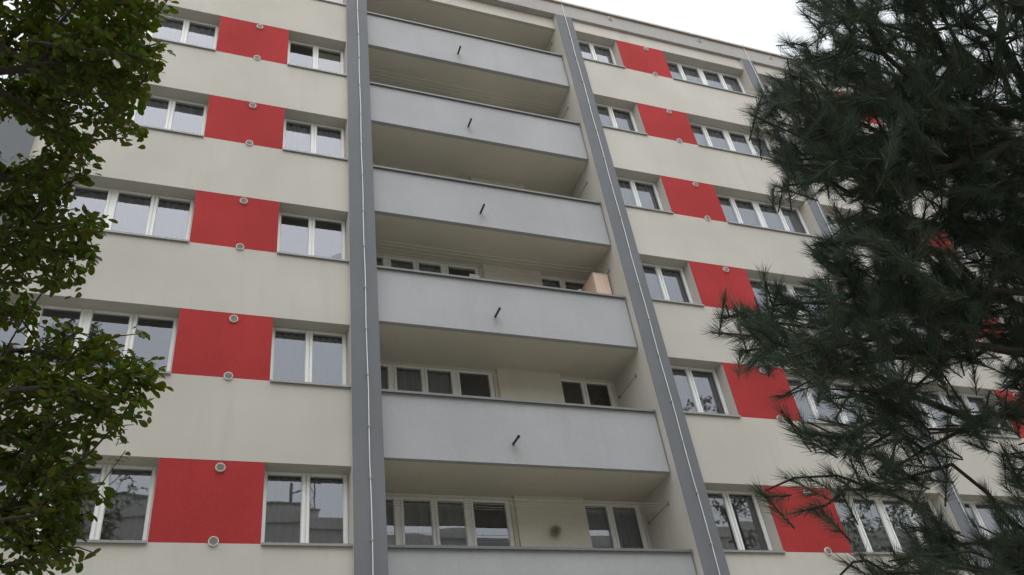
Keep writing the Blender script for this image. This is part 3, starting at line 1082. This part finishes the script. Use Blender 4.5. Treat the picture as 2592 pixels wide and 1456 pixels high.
PINE = [
    (3.99,-10.11,-2.19,0.20), (4.27,-10.10,-2.18,0.18), (3.73,-10.03,-2.29,0.12), (4.47,-10.19,-1.84,0.24), (4.09,-10.27,-1.85,0.23), (3.68,-10.15,-2.14,0.19), (4.65,-10.00,-2.21,0.21),
    (4.65,-9.98,-2.43,0.18), (3.96,-10.04,-2.37,0.10), (4.57,-10.35,-1.53,0.22), (4.03,-10.34,-1.59,0.23), (3.71,-10.28,-1.62,0.22), (4.21,-9.82,-2.72,0.13), (4.60,-9.81,-2.72,0.16),
    (4.05,-9.84,-2.68,0.14), (3.67,-9.87,-2.73,0.18), (4.56,-10.07,-2.04,0.19), (3.22,-10.61,-1.45,0.11), (3.40,-10.56,-1.48,0.17), (3.08,-10.50,-1.67,0.07), (3.69,-10.62,-1.42,0.25),
    (4.08,-10.64,-1.34,0.29), (4.40,-10.69,-1.33,0.30), (4.73,-10.54,-1.45,0.23), (3.22,-10.43,-1.69,0.08), (3.48,-10.40,-1.63,0.18), (3.72,-10.49,-1.66,0.22), (4.11,-10.48,-1.60,0.23),
    (3.12,-10.33,-1.81,0.11), (2.90,-10.31,-1.93,0.06), (2.88,-10.26,-1.95,0.03), (3.02,-10.20,-1.95,0.10), (2.93,-10.18,-2.04,0.04), (3.22,-10.25,-1.93,0.16), (3.45,-10.32,-1.95,0.19),
    (3.77,-10.38,-1.92,0.22), (4.22,-10.32,-1.80,0.21), (4.63,-10.33,-1.78,0.25), (3.06,-10.12,-2.04,0.09), (3.16,-10.11,-2.14,0.10), (3.07,-10.10,-2.22,0.05), (3.10,-10.08,-2.27,0.07),
    (3.33,-10.19,-2.08,0.16), (3.29,-10.10,-2.26,0.10), (3.37,-10.19,-2.28,0.12), (3.57,-10.23,-2.13,0.19), (3.53,-10.14,-2.32,0.09), (3.87,-10.23,-2.12,0.19), (4.24,-10.20,-2.07,0.20),
    (4.61,-10.18,-2.03,0.21), (3.41,-10.06,-2.42,0.09), (3.49,-10.06,-2.51,0.12), (3.32,-10.00,-2.55,0.06), (3.19,-9.97,-2.60,0.03), (3.21,-9.95,-2.65,0.06), (3.34,-9.91,-2.65,0.10),
    (3.50,-9.94,-2.63,0.16), (3.76,-10.03,-2.50,0.12), (3.71,-9.99,-2.66,0.18), (4.15,-10.10,-2.39,0.12), (4.39,-10.02,-2.40,0.15), (4.63,-10.09,-2.30,0.13), (3.99,-9.96,-2.68,0.14),
    (4.26,-9.96,-2.66,0.13), (4.52,-9.98,-2.64,0.18), (2.95,-9.85,-2.81,0.05), (2.92,-9.80,-2.84,0.04), (3.18,-9.91,-2.83,0.07), (2.73,-9.74,-2.90,0.04), (2.77,-9.73,-2.95,0.06),
    (2.68,-9.68,-3.01,0.03), (2.75,-9.64,-3.03,0.05), (2.79,-9.63,-3.09,0.04), (2.86,-9.75,-2.93,0.08), (2.91,-9.66,-3.00,0.10), (2.96,-9.76,-2.93,0.09), (3.01,-9.70,-3.05,0.12),
    (3.09,-9.78,-2.87,0.08), (3.18,-9.78,-2.96,0.13), (3.20,-9.71,-3.08,0.14), (3.44,-9.82,-2.86,0.17), (3.47,-9.71,-3.03,0.17), (3.74,-9.83,-2.85,0.18), (3.77,-9.72,-3.03,0.18),
    (4.05,-9.84,-2.87,0.17), (4.07,-9.74,-3.03,0.14), (4.44,-9.83,-2.86,0.12), (4.47,-9.75,-3.02,0.14), (2.84,-9.64,-3.13,0.05), (3.04,-9.65,-3.17,0.07), (3.15,-9.63,-3.22,0.11),
    (3.39,-9.67,-3.18,0.06), (2.99,-9.57,-3.31,0.04), (3.04,-9.57,-3.37,0.05), (3.14,-9.57,-3.41,0.08), (3.08,-9.55,-3.47,0.04), (3.20,-9.57,-3.49,0.08), (3.31,-9.61,-3.38,0.13),
    (3.28,-9.60,-3.59,0.09), (3.50,-9.62,-3.43,0.13), (3.45,-9.61,-3.61,0.10), (3.77,-9.66,-3.33,0.11), (3.70,-9.63,-3.51,0.09), (3.97,-9.70,-3.38,0.10), (3.98,-9.63,-3.52,0.08),
    (4.33,-9.69,-3.32,0.12), (4.26,-9.62,-3.55,0.07), (3.51,-9.63,-3.68,0.07), (2.79,-9.50,-3.73,0.03), (2.89,-9.59,-3.73,0.03), (2.91,-9.56,-3.83,0.03), (2.98,-9.60,-3.86,0.03),
    (3.07,-9.65,-3.80,0.03), (3.22,-9.71,-3.81,0.04), (3.26,-9.74,-3.86,0.04), (3.42,-9.77,-3.81,0.03), (3.43,-9.73,-3.94,0.02), (3.66,-9.76,-3.78,0.04), (3.90,-9.70,-3.80,0.03),
    (4.13,-9.69,-3.74,0.04), (3.04,-9.54,-4.12,0.05), (2.99,-9.48,-4.14,0.03), (3.08,-9.58,-4.11,0.04), (3.21,-9.56,-4.12,0.07), (3.28,-9.64,-4.11,0.09), (3.42,-9.64,-4.11,0.09),
    (3.45,-9.68,-4.08,0.03), (3.58,-9.65,-4.13,0.12), (3.81,-9.62,-4.09,0.15), (3.96,-9.62,-4.13,0.13), (3.97,-9.69,-4.01,0.03), (3.39,-9.58,-4.16,0.09), (4.86,-10.83,-1.47,0.42),
    (4.88,-10.42,-2.05,0.41), (4.84,-10.06,-2.66,0.40), (4.73,-9.76,-3.26,0.38), (4.41,-9.64,-3.89,0.31), (3.67,-10.87,-1.15,0.33), (4.20,-11.01,-1.01,0.41), (4.78,-11.25,-0.93,0.49),
    (5.18,-11.14,-1.42,0.58), (5.26,-10.59,-2.14,0.56), (5.40,-10.01,-2.82,0.56), (5.15,-9.75,-3.70,0.53), (3.41,-9.40,-4.30,0.22), (3.90,-9.47,-4.35,0.26), (4.01,-11.19,-0.53,0.42),
    (4.53,-11.57,-0.35,0.45),
]

broadleaf('leafy_tree', LEAFY + LEAFY_TOP, [(-2.5, -8.3, GROUND), (-2.45, -8.35, -5.6), (-2.3, -8.3, -4.2), (-2.15, -8.25, -3.0), (-2.1, -8.2, -1.8), (-2.1, -8.1, -0.6), (-2.3, -8.1, 0.8), (-2.4, -8.15, 2.4), (-2.45, -8.2, 4.4), (-2.5, -8.2, 6.4)],
          'green broadleaf tree with small oval leaves at the left edge', 11, 13.5, 0.6, np.array((-0.15, 0.64, 0.75)), 0.069, 300, (*EYE, left_of_view))
pine('pine_tree', PINE, [(5.35, -10.35, GROUND), (5.3, -10.3, -5.8), (5.2, -10.3, -4.6), (5.05, -10.3, -3.4), (5.0, -10.35, -2.2), (4.95, -10.5, -1.0), (4.8, -10.6, 0.1)],
     'dark long-needled pine tree filling the right side of the view', 23, 5.2, 0.6, np.array((0.62, 0.52, 0.55)), 300, (*EYE, right_of_view))

# ------------------------------------------------------------------ what the windows mirror: the block and trees across the green
blk = link('opposite_block', None, None, (-4.0, -36.0, GROUND))
tag(blk, 'grey apartment block across the green, mirrored in the lowest windows', 'building')
part_box('wall', M['block'], blk, -62.0, 52.0, -42.0, -30.0, GROUND, 14.1)  # both ends lengthened past the mirrored stretch to shade the lower facade
part_box('cornice', M['block'], blk, -62.1, 52.1, -42.1, -29.85, 14.1, 14.7)
part_box('roof_house', M['block'], blk, -14.0, 7.8, -40.0, -30.6, 14.7, 15.45)
part_box('roof_house_edge', M['blockdark'], blk, -14.05, 7.85, -40.05, -30.5, 15.45, 15.55)
wm = MB().box(0, 1.5, 0, 0.06, 0, 1.4).mesh('window', M['blockdark'])
for lv in range(3):
    part_box('ledge', M['blockdark'], blk, -62.02, 52.02, -30.0, -29.93, 12.7 - lv * 2.8, 12.95 - lv * 2.8)
    for i in range(35):
        link('window', wm, blk, (-60.6 + i * 3.2, -29.995, 10.9 - lv * 2.8))
mast = link('antenna_mast', None, None, (7.2, -31.4, 15.5))
tag(mast, 'rooftop antenna mast of the mirrored block', 'antenna')
mb = MB()
mb.tube([(7.0, -31.4, 14.7), (7.0, -31.4, 22.0)], 0.28, 10)
mb.build('column', M['conduit'], mast, smooth=True)
mb = MB()
for dx in (-0.12, 0.12):
    mb.tube([(7.55 + dx, -31.2, 14.7), (7.55 + dx, -31.2, 22.5)], 0.035, 5)
for i in range(16):
    s = 1 if i % 2 else -1
    mb.tube([(7.55 - 0.12 * s, -31.2, 14.8 + i * 0.48), (7.55 + 0.12 * s, -31.2, 15.28 + i * 0.48)], 0.02, 4)
mb.build('lattice', M['steel'], mast)
mb = MB()
for i in range(4):
    mb.tube([(7.2, -31.2, 15.8 + i * 1.6), (8.0, -31.2, 15.8 + i * 1.6)], 0.03, 4)
mb.build('aerial', M['steel'], mast)
mb = MB()
mb.tube([(5.9, -31.2, 14.9), (5.9, -31.2, 16.9)], 0.09, 6)
mb.tube([(5.9, -31.2, 16.4), (7.0, -31.3, 16.8)], 0.04, 5)
mb.build('stay', M['steel'], mast)


def ball_blobs(cx, cy, z0, z1, rad, seed, n):
    r = random.Random(seed)
    out = []
    for _ in range(n):
        t = r.uniform(0, 1)
        a = r.uniform(0, 6.28)
        q = rad * math.sin(math.pi * (0.12 + 0.85 * t)) * r.uniform(0.3, 1)
        out.append((cx + q * math.cos(a), cy + q * math.sin(a), z0 + (z1 - z0) * t, 0.55))
    return out


for i, (cx, cy, h, rd, lab) in enumerate(((20.5, -13.5, 16.5, 4.0, 'leafy green tree mirrored in the lower right windows'),
                                           (29.5, -15.0, 15.5, 4.2, 'farther leafy green tree mirrored in the windows behind the pine'))):
    broadleaf('leafy_tree', ball_blobs(cx, cy, GROUND + 3, GROUND + 3 + h, rd, 40 + i, 110), [(cx, cy, GROUND + 0.6 * j * (3 + h * 0.7) / 3) for j in range(6)],
              lab, 60 + i, 1.9, 0.3, np.array((0.6, 0.6, 0.5)), 0.15, 0, None, 10)
